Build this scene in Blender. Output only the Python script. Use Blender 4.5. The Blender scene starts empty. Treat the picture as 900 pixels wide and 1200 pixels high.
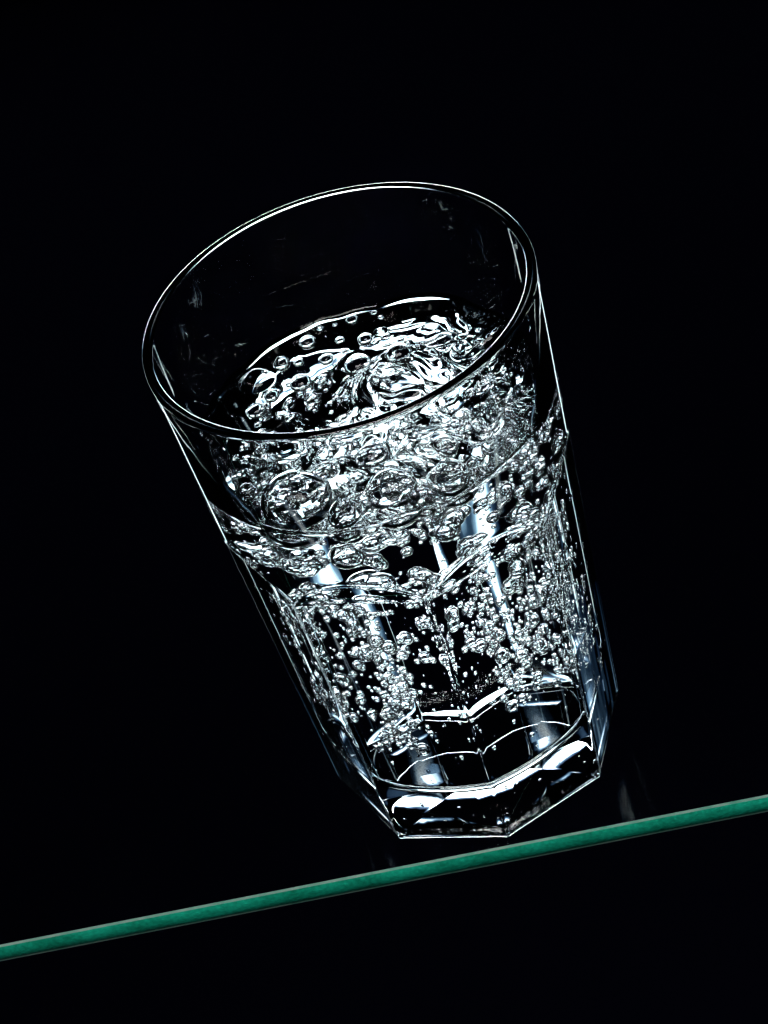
import bpy, math, random
import numpy as np
from mathutils import Vector, Matrix, noise, Quaternion

S = 0.01                      # everything below is laid out in centimetres
rng = random.Random(7)
scene = bpy.context.scene
col = scene.collection

# ------------------------------------------------------------------ camera
ELEV, ROLL, DIST, HG = 0.685167, -0.318833, 80.0, 14.0
fw = Vector((0, math.cos(ELEV), -math.sin(ELEV)))
rt = Vector((1, 0, 0)); up = rt.cross(fw)
r2 = rt * math.cos(ROLL) + up * math.sin(ROLL)
u2 = -rt * math.sin(ROLL) + up * math.cos(ROLL)
cpos = Vector((0, -DIST * math.cos(ELEV), HG / 2 + DIST * math.sin(ELEV)))
cd = bpy.data.cameras.new('camera'); cam = bpy.data.objects.new('camera', cd); col.objects.link(cam)
cd.sensor_fit = 'HORIZONTAL'; cd.sensor_width = 36; cd.lens = 3950.07 / 900 * 36
cd.shift_x = -(483.293 - 450) / 900; cd.shift_y = (625.515 - 600) / 900
cd.clip_start = 0.01; cd.clip_end = 50
cam.matrix_world = Matrix.LocRotScale(cpos * S, Matrix((r2, u2, -fw)).transposed().to_quaternion(), None)
scene.camera = cam

# ------------------------------------------------------------------ world and lamps: a dark-field studio set with added fill lamps
w = bpy.data.worlds.new('World'); scene.world = w; w.use_nodes = True
bg = w.node_tree.nodes['Background']; bg.inputs[0].default_value = (0.25, 0.3, 0.6, 1); bg.inputs[1].default_value = 0.0015

def softbox(name, loc, target, sx, sy, strength, colour=(1, 1, 1), blue=False):
    """rectangular softbox; strength is radiance-like so size does not change its brightness"""
    l = bpy.data.lights.new(name, 'AREA'); l.shape = 'RECTANGLE'
    l.size = sx * S; l.size_y = sy * S
    l.energy = strength * math.pi * (sx * S) * (sy * S); l.color = colour
    if blue:                                  # softbox with a bright core that falls off to a blue rim
        l.use_nodes = True; nt = l.node_tree; em = nt.nodes['Emission']
        geo = nt.nodes.new('ShaderNodeNewGeometry'); sep = nt.nodes.new('ShaderNodeSeparateXYZ')
        nt.links.new(geo.outputs['Parametric'], sep.inputs[0])
        fac = []
        for k, e in {1: ((0, 1.0), (1, 0.35)), 2: ((0, 0.35), (1, 1.0)), 3: ((0, 0.8), (1, 0.8))}[blue]:
            s1 = nt.nodes.new('ShaderNodeMath'); s1.operation = 'MULTIPLY'; s1.inputs[1].default_value = math.pi
            s2 = nt.nodes.new('ShaderNodeMath'); s2.operation = 'SINE'
            s3 = nt.nodes.new('ShaderNodeMath'); s3.operation = 'POWER'; s3.inputs[1].default_value = e
            nt.links.new(sep.outputs[k], s1.inputs[0]); nt.links.new(s1.outputs[0], s2.inputs[0]); nt.links.new(s2.outputs[0], s3.inputs[0]); fac.append(s3)
        mu = nt.nodes.new('ShaderNodeMath'); mu.operation = 'MULTIPLY'
        nt.links.new(fac[0].outputs[0], mu.inputs[0]); nt.links.new(fac[1].outputs[0], mu.inputs[1])
        cr = nt.nodes.new('ShaderNodeValToRGB'); els = cr.color_ramp.elements
        if blue == 2:
            stops = ((0.30, (0.02, 0.03, 0.045)), (0.5, (0.22, 0.28, 0.33)), (0.68, (0.75, 0.82, 0.86)), (0.8, (1, 1, 0.97)))
        else:
            stops = ((0.4, (0.01, 0.02, 0.034)), (0.65, (0.09, 0.14, 0.19)), (0.82, (0.42, 0.50, 0.56)))
        els[0].position = 0.0; els[0].color = (0.0, 0.001, 0.004, 1); els[1].position = 1.0; els[1].color = (1, 1, 0.95, 1)
        for q, c in stops:
            e = els.new(q); e.color = (*c, 1)
        nt.links.new(mu.outputs[0], cr.inputs[0]); nt.links.new(cr.outputs[0], em.inputs['Color'])
    o = bpy.data.objects.new(name, l); col.objects.link(o)
    loc = Vector(loc); d = (Vector(target) - loc).normalized()
    o.location = loc * S; o.rotation_euler = d.to_track_quat('-Z', 'Y').to_euler()
    return o
WHITE = (0.91, 0.965, 1.0); CREAM = (1.0, 0.985, 0.93)
def around(az, el, dist):
    """a place round the tumbler: azimuth from straight behind it, elevation, distance in cm"""
    az, el = math.radians(az), math.radians(el)
    return (dist * math.sin(az) * math.cos(el), dist * math.cos(az) * math.cos(el), 7 + dist * math.sin(el))
MID = (0, 0, 7)
def behind(ax, ay, dist):
    """a place beyond the tumbler, by angle right and up from the line of sight"""
    ax, ay = math.radians(ax), math.radians(ay)
    d = (fw + rt * math.tan(ax) + up * math.tan(ay)).normalized()
    return Vector(MID) + d * dist
softbox('softbox_rear', behind(-21.5, 3, 100), MID, 8, 90, 4.5, WHITE, blue=1)
softbox('softbox_rear', behind(21.5, 3, 100), MID, 8, 90, 4.5, WHITE, blue=1)
softbox('softbox_rear', behind(0, 37, 95), MID, 110, 28, 22, WHITE, blue=2)
softbox('softbox_rear', behind(0, -29, 100), MID, 90, 32, 12, WHITE, blue=2)
softbox('strip_rear', behind(0, 24, 100), MID, 60, 8, 7, WHITE, blue=2)
softbox('strip_rear', behind(0, -19, 100), MID, 60, 8, 6, WHITE, blue=2)
softbox('fill_high', around(-31, 46, 90), MID, 22, 32, 4.5, WHITE, blue=3)  # added pair, out of view, to put glints in the tumbler's base
softbox('fill_high', around(31, 46, 90), MID, 22, 32, 4.5, WHITE, blue=3)
softbox('fill_low', around(-99, -55, 60), MID, 6, 26, 2.5, WHITE, blue=3)  # added strips, out of view, that light the lower side walls
softbox('fill_low', around(99, -55, 60), MID, 6, 26, 2.5, WHITE, blue=3)
softbox('fill_low', around(-46, -55, 70), MID, 6, 28, 6, WHITE, blue=3)
softbox('fill_low', around(46, -55, 70), MID, 6, 28, 6, WHITE, blue=3)
softbox('fill_front', around(184, 64, 75), (-4, -4, -0.3), 60, 16, 8.5, (1, 0.98, 0.95))  # added lamp, out of view, to brighten the shelf's green edge

# ------------------------------------------------------------------ render settings
vs = scene.view_settings
vs.view_transform = 'Standard'; vs.look = 'None'; vs.exposure = 0; vs.gamma = 1
scene.display_settings.display_device = 'sRGB'
cy = scene.cycles
cy.max_bounces = 10; cy.transmission_bounces = 10; cy.glossy_bounces = 1; cy.diffuse_bounces = 3
cy.transparent_max_bounces = 16
cy.caustics_reflective = True; cy.caustics_refractive = True
cy.blur_glossy = 0.0; cy.sample_clamp_indirect = 0; cy.sample_clamp_direct = 0
cy.use_denoising = True; cy.denoiser = 'OPENIMAGEDENOISE'; cy.denoising_prefilter = 'ACCURATE'; cy.denoising_input_passes = 'RGB_ALBEDO_NORMAL'
cy.use_adaptive_sampling = True; cy.adaptive_threshold = 0.01

# ------------------------------------------------------------------ helpers
def tag(o, label=None, cat=None, group=None, kind=None):
    for k, v in (('label', label), ('category', cat), ('group', group), ('kind', kind)):
        if v: o[k] = v
    return o

def empty(name, parent=None):
    o = bpy.data.objects.new(name, None); col.objects.link(o); o.empty_display_size = 0.02
    if parent: o.parent = parent
    return o

def mesh_np(name, V, F, mat, parent=None, N=None):
    """V (n,3) in cm, F (m,4|3) ints; N optional vertex normals kept as custom normals"""
    used = np.unique(F); remap = np.full(len(V), -1, np.int64); remap[used] = np.arange(len(used))
    V2 = np.ascontiguousarray(V[used] * S, np.float32); F2 = np.ascontiguousarray(remap[F], np.int32)
    me = bpy.data.meshes.new(name)
    m, k = F2.shape
    me.vertices.add(len(V2)); me.vertices.foreach_set('co', V2.ravel())
    me.loops.add(m * k); me.loops.foreach_set('vertex_index', F2.ravel())
    me.polygons.add(m); me.polygons.foreach_set('loop_start', np.arange(0, m * k, k, dtype=np.int32))
    me.update(calc_edges=True); me.validate()
    me.shade_smooth()
    if N is not None:
        me.normals_split_custom_set_from_vertices(np.ascontiguousarray(N[used], np.float32))
    me.materials.append(mat)
    o = bpy.data.objects.new(name, me); col.objects.link(o)
    if parent: o.parent = parent
    return o

def new_mat(name):
    m = bpy.data.materials.new(name); m.use_nodes = True
    nt = m.node_tree; nt.nodes.clear()
    out = nt.nodes.new('ShaderNodeOutputMaterial')
    return m, nt, out

def glass_mat(name, ior, colour=(1, 1, 1), rough=0.0, bump=None):
    m, nt, out = new_mat(name)
    g = nt.nodes.new('ShaderNodeBsdfGlass'); g.distribution = 'GGX'
    g.inputs['Color'].default_value = (*colour, 1); g.inputs['Roughness'].default_value = rough; g.inputs['IOR'].default_value = ior
    if bump:
        scale, strength = bump
        tc = nt.nodes.new('ShaderNodeTexCoord'); no = nt.nodes.new('ShaderNodeTexNoise'); bp = nt.nodes.new('ShaderNodeBump')
        no.inputs['Scale'].default_value = scale; no.inputs['Detail'].default_value = 2
        bp.inputs['Strength'].default_value = 1.0; bp.inputs['Distance'].default_value = strength
        nt.links.new(tc.outputs['Object'], no.inputs['Vector']); nt.links.new(no.outputs['Fac'], bp.inputs['Height'])
        nt.links.new(bp.outputs['Normal'], g.inputs['Normal'])
    nt.links.new(g.outputs[0], out.inputs['Surface'])
    return m

M_GLASS = glass_mat('tumbler_glass', 1.5, (0.99, 0.997, 1.0))
M_WATER = glass_mat('water', 1.33, (0.97, 0.99, 1.0))
M_AIR = glass_mat('air_in_water', 1 / 1.33)
M_PANE = glass_mat('shelf_glass', 1.15, (0.97, 1.0, 0.985))

# ------------------------------------------------------------------ backdrop
m, nt, out = new_mat('black_velvet')
b = nt.nodes.new('ShaderNodeBsdfDiffuse'); b.inputs[0].default_value = (0.0012, 0.0012, 0.0035, 1)
nt.links.new(b.outputs[0], out.inputs['Surface'])
bc = Vector((0, 0, 7)) + fw * 95
hw, hh, nb = 42, 44, 24
V = []; F = []
for j in range(nb + 1):
    for i in range(nb + 1):
        a, c = i / nb * 2 - 1, j / nb * 2 - 1
        sag = 0.5 * math.sin(a * 5 + c) + 0.3 * math.sin(c * 7)      # cloth, not perfectly flat
        V.append(bc + rt * a * hw + up * c * hh + fw * sag)
for j in range(nb):
    for i in range(nb):
        k = j * (nb + 1) + i; F.append((k, k + 1, k + nb + 2, k + nb + 1))
tag(mesh_np('backdrop', np.array([tuple(v) for v in V]), np.array(F), m), kind='structure')

# ------------------------------------------------------------------ glass shelf
shelf = tag(empty('glass_shelf'), 'thick glass shelf with a green ground front edge under the tumbler', 'shelf')
E0 = np.array([-12.852, -1.695]); E1 = np.array([6.094, -5.075])
ed = (E1 - E0) / np.linalg.norm(E1 - E0); en = np.array([-ed[1], ed[0]])      # along the edge, into the shelf
if en[1] < 0: en = -en
mid = E0 + ed * 12
TH = 0.55
def shelf_mesh(name, prof, mat, l0=-58, l1=58, nseg=1, parent=shelf, smooth=False):
    """prof: closed list of (depth into shelf, z), extruded along the front edge"""
    n = len(prof); V = []; F = []
    for s in range(nseg + 1):
        t = l0 + (l1 - l0) * s / nseg
        for d, z in prof:
            p = mid + ed * t + en * d; V.append((p[0], p[1], z))
    for s in range(nseg):
        for i in range(n):
            a = s * n + i; b2 = s * n + (i + 1) % n
            F.append((a, b2, b2 + n, a + n))
    V = np.array(V); F = np.array(F)
    o = mesh_np(name, V, F, mat, parent)
    me = o.data
    import bmesh
    bm = bmesh.new(); bm.from_mesh(me)
    bm.verts.ensure_lookup_table()
    bm.faces.new([bm.verts[i] for i in range(n)]); bm.faces.new([bm.verts[nseg * n + i] for i in range(n)])
    bmesh.ops.recalc_face_normals(bm, faces=bm.faces); bm.to_mesh(me); bm.free()
    if not smooth: me.shade_flat()
    return o
c1 = 0.055
pane = shelf_mesh('pane', [(0.085, 0), (72, 0), (72, -TH), (0.085, -TH)], M_PANE)

m, nt, out = new_mat('ground_green_edge')
p = nt.nodes.new('ShaderNodeBsdfPrincipled')
tc = nt.nodes.new('ShaderNodeTexCoord')
n1 = nt.nodes.new('ShaderNodeTexNoise'); n1.inputs['Scale'].default_value = 900; n1.inputs['Detail'].default_value = 3
n2 = nt.nodes.new('ShaderNodeTexNoise'); n2.inputs['Scale'].default_value = 45; n2.inputs['Detail'].default_value = 4
mix = nt.nodes.new('ShaderNodeMath'); mix.operation = 'MULTIPLY_ADD'; mix.inputs[1].default_value = 0.6
ramp = nt.nodes.new('ShaderNodeValToRGB')
ramp.color_ramp.elements[0].position = 0.45; ramp.color_ramp.elements[0].color = (0.002, 0.26, 0.14, 1)
ramp.color_ramp.elements[1].position = 0.98; ramp.color_ramp.elements[1].color = (0.02, 0.92, 0.60, 1)
bp = nt.nodes.new('ShaderNodeBump'); bp.inputs['Strength'].default_value = 0.6; bp.inputs['Distance'].default_value = 0.0003
for n in (n1, n2): nt.links.new(tc.outputs['Object'], n.inputs['Vector'])
nt.links.new(n1.outputs['Fac'], mix.inputs[0]); nt.links.new(n2.outputs['Fac'], mix.inputs[2])
nt.links.new(mix.outputs[0], ramp.inputs[0]); nt.links.new(ramp.outputs[0], p.inputs['Base Color'])
nt.links.new(n1.outputs['Fac'], bp.inputs['Height']); nt.links.new(bp.outputs[0], p.inputs['Normal'])
p.inputs['Roughness'].default_value = 0.6; p.inputs['IOR'].default_value = 1.25
nt.links.new(p.outputs[0], out.inputs['Surface']); M_EDGE = m
front = shelf_mesh('front_edge', [(0.075, -c1), (0.075, -TH + c1)] + [(0.05 * (2 * q / 12 - 1) ** 2, -TH + c1 + (TH - 2 * c1) * q / 12) for q in range(13)], M_EDGE)
tag(front, 'frosted green front edge of the shelf')

m, nt, out = new_mat('ground_arris')
p = nt.nodes.new('ShaderNodeBsdfPrincipled'); p.inputs['Base Color'].default_value = (0.8, 0.9, 0.86, 1); p.inputs['Roughness'].default_value = 0.35
tc = nt.nodes.new('ShaderNodeTexCoord'); n1 = nt.nodes.new('ShaderNodeTexNoise'); n1.inputs['Scale'].default_value = 220; n1.inputs['Detail'].default_value = 4
ramp = nt.nodes.new('ShaderNodeValToRGB'); ramp.color_ramp.elements[0].position = 0.3; ramp.color_ramp.elements[0].color = (0.25, 0.78, 0.6, 1)
ramp.color_ramp.elements[1].position = 0.62; ramp.color_ramp.elements[1].color = (0.6, 0.98, 0.84, 1)
nt.links.new(tc.outputs['Object'], n1.inputs['Vector']); nt.links.new(n1.outputs['Fac'], ramp.inputs[0]); nt.links.new(ramp.outputs[0], p.inputs['Base Color'])
nt.links.new(p.outputs[0], out.inputs['Surface']); M_ARRIS = m
shelf_mesh('arris', [(0.05, -c1 + 0.001), (0.078, 0.0), (0.082, 0.0), (0.082, -c1 + 0.001)], M_ARRIS, parent=front)
shelf_mesh('arris', [(0.05, -TH + c1 - 0.001), (0.082, -TH + c1 - 0.001), (0.082, -TH), (0.062, -TH)], M_ARRIS, parent=front)

# ------------------------------------------------------------------ the tumbler
RB, RR, PH = 3.655, 4.588, -0.0270
def Rc(z): return RB + (RR - RB) * z / HG
C22 = math.cos(math.pi / 8)
def Dp(z):                                    # distance of the facet planes from the axis
    d0 = Rc(z) * C22
    s = np.clip((z - 8.42) / 0.93, 0, 3)
    return d0 + (Rc(9.35) * (1 - C22)) * s ** 1.25
NT = 512                                      # columns crowd towards the seams so that they stay crisp
_t = np.arange(NT) / (NT / 8); _k = np.floor(_t); _f = _t - _k
TH_ = (_k + _f - 0.90 * np.sin(2 * math.pi * _f) / (2 * math.pi)) * (math.pi / 4) + (-math.pi / 2 + PH)
rel = (TH_ - (-math.pi / 2 + PH) + math.pi / 8) % (math.pi / 4) - math.pi / 8   # angle from nearest seam (vertex)
facet_idx = (np.arange(NT) // (NT // 8)) % 8
offc = math.pi / 8 - np.abs(rel)              # angle from nearest facet centre
def softmin(a, b, k):
    h = np.clip(0.5 + 0.5 * (b - a) / k, 0, 1)
    return b * (1 - h) + a * h - k * h * (1 - h)
def WAVE(z):                                  # the slight unevenness of pressed glass
    return np.array([0.004 * noise.noise(Vector((math.cos(a) * 5, math.sin(a) * 5, z * 0.35))) + 0.0012 * noise.noise(Vector((math.cos(a) * 17, math.sin(a) * 17, z * 0.8 + 5))) for a in TH_])
def outer(z):
    z = float(z)
    rp1 = Dp(z) / np.cos(offc); rp2 = Dp(z) / np.cos(math.pi / 4 - offc)
    rp = softmin(rp1, rp2, 0.03)
    r = softmin(rp, np.full(NT, Rc(z)), 0.03)
    low = rp < Rc(z)                          # slim bead, added to draw bright lines along the seams and arches
    r = r + np.where(low, 0.013 * np.exp(-((rp2 - rp1) / 0.09) ** 2), 0.0)
    if z > 7.5: r = r + 0.012 * np.exp(-((rp - Rc(z)) / 0.035) ** 2) * (1 if z < 10 else 0)
    r = r + WAVE(z)
    if z < 0.32: r = r - (0.32 - z) ** 1.6 * 0.32
    return r
RIN_P = np.polyfit((1.3, 3.5, 6, 8, 9.5, 11.5, 13, 14), (3.05, 3.22, 3.42, 3.62, 3.86, 4.13, 4.27, 4.335), 5)
def Rin(z):                                   # inner wall
    z = np.asarray(z, float)
    r = np.polyval(RIN_P, z)
    z0 = 1.25; rc = 0.75                      # rounded heel of the inside
    t = np.clip((z0 + rc - z) / rc, 0, 1)
    step = 0.0 * np.sin(np.clip((z - 1.42) / 0.62, 0, 1) * 4 * math.pi)          # moulded steps in the heel
    return r - rc * (1 - np.sqrt(np.clip(1 - t * t, 0, 1))) + step
rings = []; kinds = []                        # each ring: (r[NT], z[NT])
def ring(r, z, kind):
    r = np.broadcast_to(np.asarray(r, float), (NT,)); rings.append((r, np.full(NT, float(z)))); kinds.append(kind)
rb0 = outer(0.0)
for f, z in ((0.0, 0.30), (0.05, 0.30), (0.3, 0.29), (0.6, 0.25), (0.78, 0.18), (0.86, 0.1), (0.90, 0.045), (0.93, 0.02), (0.96, 0.008)):
    ring(rb0 * f, z, 'base')
zo = np.concatenate([np.linspace(0.012, 0.5, 24), np.linspace(0.53, 7.6, 150), np.linspace(7.63, 9.9, 110), np.linspace(9.95, 13.82, 70)])
for z in zo: ring(outer(z), z, 'base' if z < 0.32 else ('out' if z < 13.5 else 'rim'))
ro, ri = float(Rc(13.86)), float(Rin(13.86)); rm, rh = (ro + ri) / 2, (ro - ri) / 2
for a in np.linspace(0.12, math.pi - 0.12, 14):
    ring(rm + rh * math.copysign(abs(math.cos(a)) ** 0.75, math.cos(a)), 13.86 + 0.14 * math.sin(a) ** 0.75, 'rim')
zi = np.concatenate([np.linspace(13.82, 2.06, 170), 1.25 + 0.75 * (1 - np.sin(np.linspace(0.02, math.pi / 2, 60)))])
for z in zi: ring(float(Rin(z)), z, 'rim' if z > 13.5 else 'in')
rend = float(Rin(1.2501))
for f in (0.93, 0.85, 0.7, 0.5, 0.3, 0.1, 0.0): ring(rend * f, 1.25 + 0.03 * (1 - f), 'in')
NR = len(rings)
R = np.stack([q[0] for q in rings]); Z = np.stack([q[1] for q in rings])
P = np.stack([R * np.cos(TH_), R * np.sin(TH_), Z], -1)
dth = np.roll(P, -1, 1) - np.roll(P, 1, 1)
dz = np.empty_like(P); dz[1:-1] = P[2:] - P[:-2]; dz[0] = P[1] - P[0]; dz[-1] = P[-1] - P[-2]
Nn = np.cross(dth, dz); Nn /= np.linalg.norm(Nn, axis=-1, keepdims=True) + 1e-12
Nn[0] = (0, 0, -1); Nn[-1] = (0, 0, 1)
V = P.reshape(-1, 3); N = Nn.reshape(-1, 3)
jj, ii = np.meshgrid(np.arange(NR - 1), np.arange(NT), indexing='ij')
i2 = (ii + 1) % NT
FQ = np.stack([jj * NT + ii, jj * NT + i2, (jj + 1) * NT + i2, (jj + 1) * NT + ii], -1)
kd = np.array(kinds)
cell = np.empty((NR - 1, NT), 'U8')
cell[:] = kd[1:, None]
zc = Z[1:, :]
isf = (kd[1:, None] == 'out') & (np.stack([Dp(z) / np.cos(offc) for z in Z[1:, 0]]) < Rc(zc))
fid = np.where(isf, facet_idx[None, :], -1)
tumbler = tag(empty('tumbler'), 'clear tumbler with arched octagonal facets and thin round rim, standing on the shelf', 'drinking glass')
def part(name, mask):
    return mesh_np(name, V, FQ[mask], M_GLASS, tumbler, N)
part('rim', cell == 'rim')
part('base', cell == 'base')
part('wall', ((cell == 'out') & ~isf) | (cell == 'in'))
for k in range(8): part('facet', fid == k)

# ------------------------------------------------------------------ the water
water = tag(empty('sparkling_water'), 'clear bubbling water filling three quarters of the tumbler', 'drink', kind='thing')
LV = 10.85
OV = 0.012                                     # the water reaches just into the glass wall, so no air film shows
def on_surface(px, py, z=LV):
    d = fw + r2 * ((px - 483.293) / 3950.07) - u2 * ((py - 625.515) / 3950.07)
    t = (z - cpos.z) / d.z; q = cpos + d * t
    return q.x, q.y
domes = []                                     # x, y, radius, contact angle
def add_dome(x, y, r, ca=1.15, force=False):
    rw = float(Rin(LV)) - 0.12; q = math.hypot(x, y)
    if q + r > rw:
        if not force: return False
        x *= (rw - r) / q; y *= (rw - r) / q
    if not force:
        for (a, b3, c, _) in domes:
            if math.hypot(a - x, b3 - y) < (c + r) * 0.93: return False
    domes.append((x, y, r, ca)); return True
# larger bubbles lying on the surface
for px, py, r in ((360, 400, .22), (411, 371, .17), (437, 361, .10), (330, 425, .22), (350, 424, .13), (382, 420, .18), (398, 398, .12), (428, 397, .19), (420, 428, .36), (352, 447, .28), (318, 462, .2), (375, 385, .09), (392, 380, .07), (446, 372, .08), (405, 412, .09), (312, 440, .1),
                  (470, 400, .1), (295, 445, .5), (470, 425, .34), (452, 395, .12), (300, 480, .25), (540, 392, .16), (560, 400, .13)):
    x, y = on_surface(px, py); add_dome(x, y, r, 1.1, True)
for px, py, r in ((335, 580, .85), (400, 585, .42), (455, 560, .6), (520, 545, .5), (500, 590, .3), (380, 545, .35), (430, 520, .4)):
    x, y = on_surface(px, py, LV + .3); add_dome(x, y, r, 1.25, True)
for _ in range(1500):
    a = rng.uniform(0, 2 * math.pi); q = 3.7 * math.sqrt(rng.random()); x, y = q * math.cos(a), q * math.sin(a)
    calm = y > 0.6 - 0.3 * x
    if calm and rng.random() < 0.93: continue
    r = rng.choice((.07, .09, .12, .15, .2, .28)) * rng.uniform(.8, 1.2)
    if len(domes) < 50: add_dome(x, y, r, rng.uniform(.9, 1.25))
G = 560
gx, gy = np.meshgrid(np.linspace(-1, 1, G), np.linspace(-1, 1, G), indexing='xy')
# concentric square-to-disc map
rr = np.maximum(np.abs(gx), np.abs(gy)); den = np.hypot(gx, gy); den[den == 0] = 1
ux, uy = gx * rr / den, gy * rr / den
RL = float(Rin(LV))
X, Y = ux * RL, uy * RL
H = np.zeros_like(X)
def fbm(x, y, sc, seed, oct=4):
    return noise.fractal(Vector((x * sc + seed, y * sc - seed, seed * 1.7)), 1.0, 2.0, oct)
Hn = np.empty(X.size)
for k, (x, y) in enumerate(zip(X.ravel(), Y.ravel())):
    act = 1.0 / (1 + math.exp(-(0.7 - y + 0.8 * x) * 2.2))          # the far left of the surface lies calmer
    wx = noise.noise(Vector((x * .8, y * .8, 3.1))) * .8; wy = noise.noise(Vector((x * .8, y * .8, 9.4))) * .8
    a = noise.noise(Vector(((x + wx) * 1.1, (y + wy) * 1.1, 0.5)))
    b4 = 1 - abs(noise.noise(Vector(((x + wx) * 2.0, (y + wy) * 2.0, 7.7)))) * 2
    c = noise.noise(Vector(((x + wx) * 4.5, (y + wy) * 4.5, 2.2)))
    Hn[k] = 0.03 * a + act * (0.16 * a + 0.13 * b4 * b4 + 0.022 * c)
H += Hn.reshape(X.shape)
H += 0.45 * np.exp(-((X - 0.9) ** 2 + (Y - 0.7) ** 2) / 0.9)         # the welling mound
base_H = H.copy()
for (x, y, r, ca) in domes:
    d2 = (X - x) ** 2 + (Y - y) ** 2
    rc_ = r * math.sin(ca); msk = d2 < (rc_ * 1.8) ** 2
    i0 = np.unravel_index(np.argmin(d2), d2.shape); h0 = base_H[i0]
    cap = np.sqrt(np.clip(r * r - d2, 0, None)) - r * math.cos(ca)
    dd = np.sqrt(d2)
    blend = np.clip((dd - rc_) / (0.8 * rc_), 0, 1)
    tgt = np.where(dd < rc_, h0 + cap, h0)
    H = np.where(msk, tgt * (1 - blend) + H * blend, H)
EA = np.arctan2(uy, ux)
EN = np.array([0.10 * noise.noise(Vector((math.cos(q) * 2.2, math.sin(q) * 2.2, 4.4))) + 0.05 * noise.noise(Vector((math.cos(q) * 7, math.sin(q) * 7, 1.4))) for q in EA.ravel()]).reshape(EA.shape)
edge = np.clip((rr - 0.88) / 0.12, 0, 1)
H = H * (1 - 0.75 * edge) + 0.10 * np.clip((rr - 0.965) / 0.035, 0, 1) ** 2.2 + edge * EN + edge * 0.05 * np.sin(np.arctan2(uy, ux) * 7 + 1) + edge * 0.06 * np.sin(np.arctan2(uy, ux) * 3)
ZS = LV + H
sc_ = (Rin(ZS) + OV) / RL
XS, YS = X * (1 + (sc_ - 1) * rr), Y * (1 + (sc_ - 1) * rr)
Vt = np.stack([XS, YS, ZS], -1).reshape(-1, 3)
idx = np.arange(G * G).reshape(G, G)
Ft = np.stack([idx[:-1, :-1], idx[:-1, 1:], idx[1:, 1:], idx[1:, :-1]], -1).reshape(-1, 4)
loop = np.concatenate([idx[0, :-1], idx[:-1, -1], idx[-1, :0:-1], idx[:0:-1, 0]])
nl = len(loop)
la = np.arctan2(Vt[loop, 1], Vt[loop, 0])
ztop = Vt[loop, 2]
side = []; prev = loop; base_i = len(Vt); Fs = []
VS = [Vt]
tz = np.concatenate([np.linspace(0.02, 1, 100)])
for q in tz:
    z = ztop * (1 - q) + 2.0 * q
    r = Rin(z) + OV
    VS.append(np.stack([r * np.cos(la), r * np.sin(la), z], -1)); side.append(base_i + np.arange(nl)); base_i += nl
for a in np.linspace(0.03, math.pi / 2, 60):
    z = np.full(nl, 1.25 + 0.75 * (1 - math.sin(a))); r = Rin(z) + OV * math.cos(a)
    VS.append(np.stack([r * np.cos(la), r * np.sin(la), z - OV * math.sin(a)], -1)); side.append(base_i + np.arange(nl)); base_i += nl
for f in (0.93, 0.85, 0.7, 0.5, 0.3, 0.1, 0.0):
    VS.append(np.stack([rend * f * np.cos(la), rend * f * np.sin(la), np.full(nl, 1.25 - OV + 0.03 * (1 - f))], -1)); side.append(base_i + np.arange(nl)); base_i += nl
VW = np.concatenate(VS)
for s in side:
    Fs.append(np.stack([prev, s, np.roll(s, -1), np.roll(prev, -1)], -1)); prev = s
body = mesh_np('liquid', VW, np.concatenate([Ft] + Fs), M_WATER, water)

# ------------------------------------------------------------------ bubbles: air in the water
def ico(sub, seed=None, amp=0.0):
    import bmesh
    bm = bmesh.new(); bmesh.ops.create_icosphere(bm, subdivisions=sub, radius=1.0)
    if seed is not None:
        for v in bm.verts:
            n = noise.noise(v.co * 1.1 + Vector((seed, 0, 0))) * amp + noise.noise(v.co * 2.2 + Vector((0, seed, 0))) * amp * .35
            v.co *= 1 + n
    me = bpy.data.meshes.new('bubble'); bm.to_mesh(me); bm.free(); me.shade_smooth(); me.materials.append(M_AIR)
    return me
BM = [ico(4)] + [ico(4, 3.3 * k + 1, 0.28) for k in range(1, 7)]
placed = {}                                   # hash grid for non-overlap
CS = 0.5
def fits(x, y, z, r):
    if math.hypot(x, y) + r > float(Rin(z)) - 0.02 or z - r < 1.33: return False
    i, j, k = int(x // CS), int(y // CS), int(z // CS); n = int((r + 1.0) / CS) + 1
    for a in range(-n, n + 1):
        for b3 in range(-n, n + 1):
            for c in range(-n, n + 1):
                for (u, v, w_, q) in placed.get((i + a, j + b3, k + c), ()):
                    if (u - x) ** 2 + (v - y) ** 2 + (w_ - z) ** 2 < (q + r + 0.003) ** 2: return False
    return True
def put(x, y, z, r): placed.setdefault((int(x // CS), int(y // CS), int(z // CS)), []).append((x, y, z, r))
bubbles = []                                  # x, y, z, r, shape
def surf_h(x, y):
    d = (XS - x) ** 2 + (YS - y) ** 2; return float(ZS.ravel()[np.argmin(d)])
for (x, y, r, ca) in domes:                   # the air under each dome
    top = surf_h(x, y); rr_ = r - max(0.012, 0.05 * r)
    zc_ = top - r
    if fits(x, y, zc_, rr_): put(x, y, zc_, rr_); bubbles.append((x, y, zc_, rr_, 0))
lowest = LV - 0.55
def try_put(x, y, z, r, shape=0):
    if z + r > lowest + 0.15: return False
    if not fits(x, y, z, r): return False
    put(x, y, z, r); bubbles.append((x, y, z, r, shape)); return True
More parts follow.
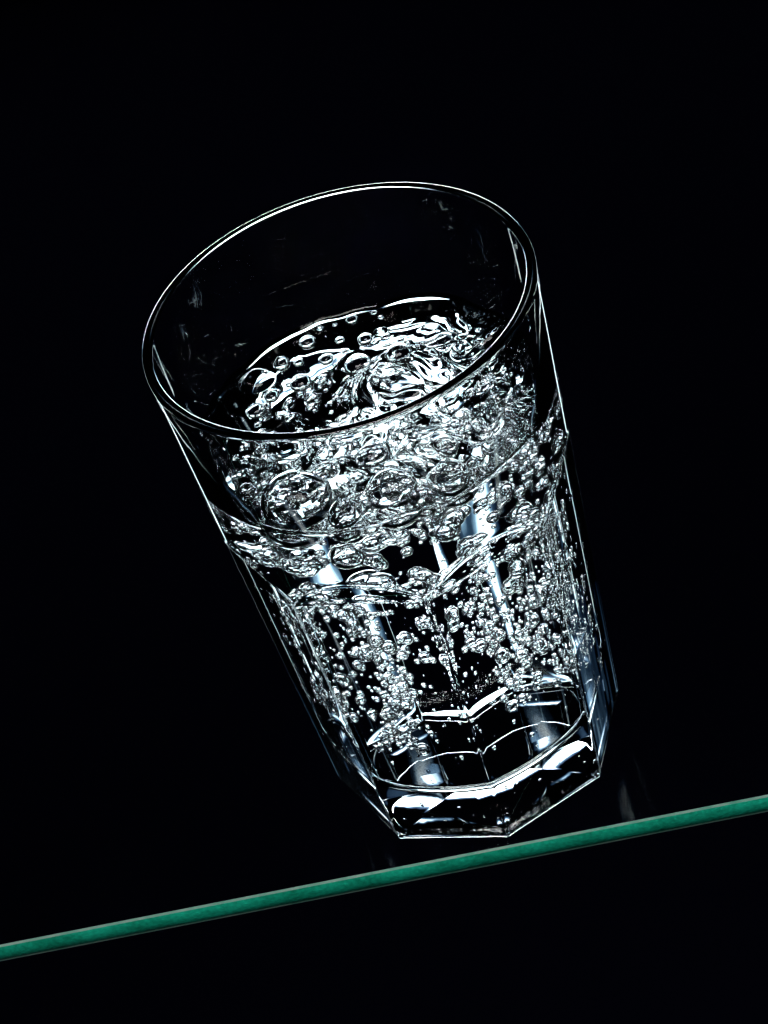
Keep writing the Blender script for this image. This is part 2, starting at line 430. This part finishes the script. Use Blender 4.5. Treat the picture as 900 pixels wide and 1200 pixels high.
# merged air pockets: several bubbles run together into one folded skin
def pocket(seed):
    import bmesh
    rg = random.Random(seed); bm = bmesh.new(); p = Vector((0, 0, 0)); d = Vector((rg.gauss(0, 1), rg.gauss(0, 1), rg.gauss(0, .7))).normalized()
    for k in range(rg.randint(4, 10)):
        r = rg.uniform(.16, .42)
        bmesh.ops.create_icosphere(bm, subdivisions=3, radius=r, matrix=Matrix.Translation(p))
        d = (d + Vector((rg.gauss(0, .8), rg.gauss(0, .8), rg.gauss(0, .6)))).normalized(); p = p + d * r * rg.uniform(.8, 1.25)
    me = bpy.data.meshes.new('pocket'); bm.to_mesh(me); bm.free()
    ob = bpy.data.objects.new('pocket', me); col.objects.link(ob)
    md = ob.modifiers.new('r', 'REMESH'); md.mode = 'VOXEL'; md.voxel_size = 0.035
    sm = ob.modifiers.new('s', 'SMOOTH'); sm.iterations = 6; sm.factor = 0.5
    bpy.context.view_layer.update()
    m2 = bpy.data.meshes.new_from_object(ob.evaluated_get(bpy.context.evaluated_depsgraph_get()))
    bpy.data.objects.remove(ob); bpy.data.meshes.remove(me)
    co = np.empty(len(m2.vertices) * 3, np.float32); m2.vertices.foreach_get('co', co); co = co.reshape(-1, 3)
    co -= (co.max(0) + co.min(0)) / 2; co /= np.linalg.norm(co, axis=1).max()
    w3 = [noise.noise_vector(Vector(c) * 2.5 + Vector((seed, 0, 0))) for c in co.tolist()]
    co += np.array([tuple(q) for q in w3], np.float32) * 0.05
    co /= np.linalg.norm(co, axis=1).max()
    m2.vertices.foreach_set('co', co.ravel()); m2.update(); m2.name = 'bubble'; m2.shade_smooth(); m2.materials.clear(); m2.materials.append(M_AIR)
    return m2
NB0 = len(BM)
BM += [pocket(11 + k) for k in range(10)]
n = 0
for _ in range(9000):
    a = rng.uniform(0, 2 * math.pi); q = 3.5 * math.sqrt(rng.random()); z = 10.1 - 3.4 * rng.random() ** 2.4
    r = rng.uniform(.36, .85)
    if math.sin(a) > 0 and z < 8.6: continue
    if try_put(q * math.cos(a), q * math.sin(a), z, r, NB0 + rng.randrange(10)): n += 1
    if n >= 72: break
for _ in range(6000):
    a = rng.uniform(0, 2 * math.pi); q = 3.6 * math.sqrt(rng.random()); z = rng.uniform(7.5, 10.3)
    r = rng.choice((.2, .25, .3)) * rng.uniform(.8, 1.1)
    if try_put(q * math.cos(a), q * math.sin(a), z, r * 1.12, rng.randint(1, 6)): n += 1
    if n >= 92: break
# foam crowding under the surface
n = 0
for _ in range(30000):
    a = rng.uniform(0, 2 * math.pi); q = 3.45 * math.sqrt(rng.random()); x, y = q * math.cos(a), q * math.sin(a)
    z = 10.2 - abs(rng.gauss(0, .6)); r = 0.035 + 0.15 * rng.random() ** 2
    if y > 0.3 and rng.random() < .8: continue
    if try_put(x, y, z, r): n += 1
    if n >= 260: break
# clumps of rising bubbles
clumps = []
for x0, y0, z0, z1, sp0, m_ in ((-1.35, -1.45, 2.6, 7.2, .32, 15), (0.8, -1.7, 3.4, 7.9, .25, 13), (1.85, -1.2, 3.4, 8.0, .25, 13), (-.35, -.6, 5.2, 8.2, .25, 3)):   # three rising columns
    for k in range(m_):
        t = (k + rng.random()) / m_
        clumps.append((x0 + .22 * math.sin(t * 7 + x0) + rng.gauss(0, .14), y0 + rng.gauss(0, .2), z0 + (z1 - z0) * t, sp0 * rng.uniform(.6, 1.15)))
for k in range(30):                           # knots out by the side walls
    z = rng.uniform(2.8, 8.8); a = math.radians(rng.choice((-166, -156, -146, -14, -24, -34)) + rng.gauss(0, 5)); q = float(Rin(z)) - rng.uniform(.3, .6)
    clumps.append((q * math.cos(a), q * math.sin(a), z, rng.uniform(.14, .26)))
n = 0
for _ in range(60000):
    a, b3, c, sp = rng.choice(clumps)
    x, y, z = a + rng.gauss(0, sp), b3 + rng.gauss(0, sp), c + rng.gauss(0, sp * 1.25)
    u = rng.random(); r = 0.035 + 0.19 * u ** 2.2
    if try_put(x, y, z, r, rng.choice((0, 0, 1, 2, 3, 4)) if r > .1 else 0): n += 1
    if n >= 950: break
# stray bubbles and pearls clinging near the wall and the floor
n = 0
for _ in range(20000):
    z = rng.uniform(1.4, 10.3); a = rng.uniform(0, 2 * math.pi)
    r = rng.choice((.02, .025, .03, .04, .055, .07))
    q = float(Rin(z)) - r - 0.03 if rng.random() < .45 else 3.4 * math.sqrt(rng.random())
    if try_put(q * math.cos(a), q * math.sin(a), z, r): n += 1
    if n >= 260: break
bubbles.sort(key=lambda q: -q[3])
for (x, y, z, r, s) in bubbles[:299]:
    o = bpy.data.objects.new('bubble', BM[s]); col.objects.link(o); o.parent = water
    o.location = (x * S, y * S, z * S)
    k = r if s == 0 or s >= NB0 else r / 1.12
    o.scale = (k * S, k * S, k * S * (0.88 if s else rng.uniform(.9, 1)))
    if s: o.rotation_euler = (0, 0, rng.uniform(0, 6.28))
rest = bubbles[299:]
t3 = ico(3); tv = np.empty(len(t3.vertices) * 3, np.float32); t3.vertices.foreach_get('co', tv); tv = tv.reshape(-1, 3)
tf = np.array([tuple(q.vertices) for q in t3.polygons])
VV = np.concatenate([tv * np.array((r, r, r * .93)) + np.array((x, y, z)) for x, y, z, r, s in rest])
FF = np.concatenate([tf + k * len(tv) for k in range(len(rest))])
o = mesh_np('small_bubbles', VV, FF, M_AIR, water)
tag(o, 'swarm of tiny bubbles rising in the water', kind='stuff')
print('domes', len(domes), 'bubbles', len(bubbles), 'stuff tris', len(FF))
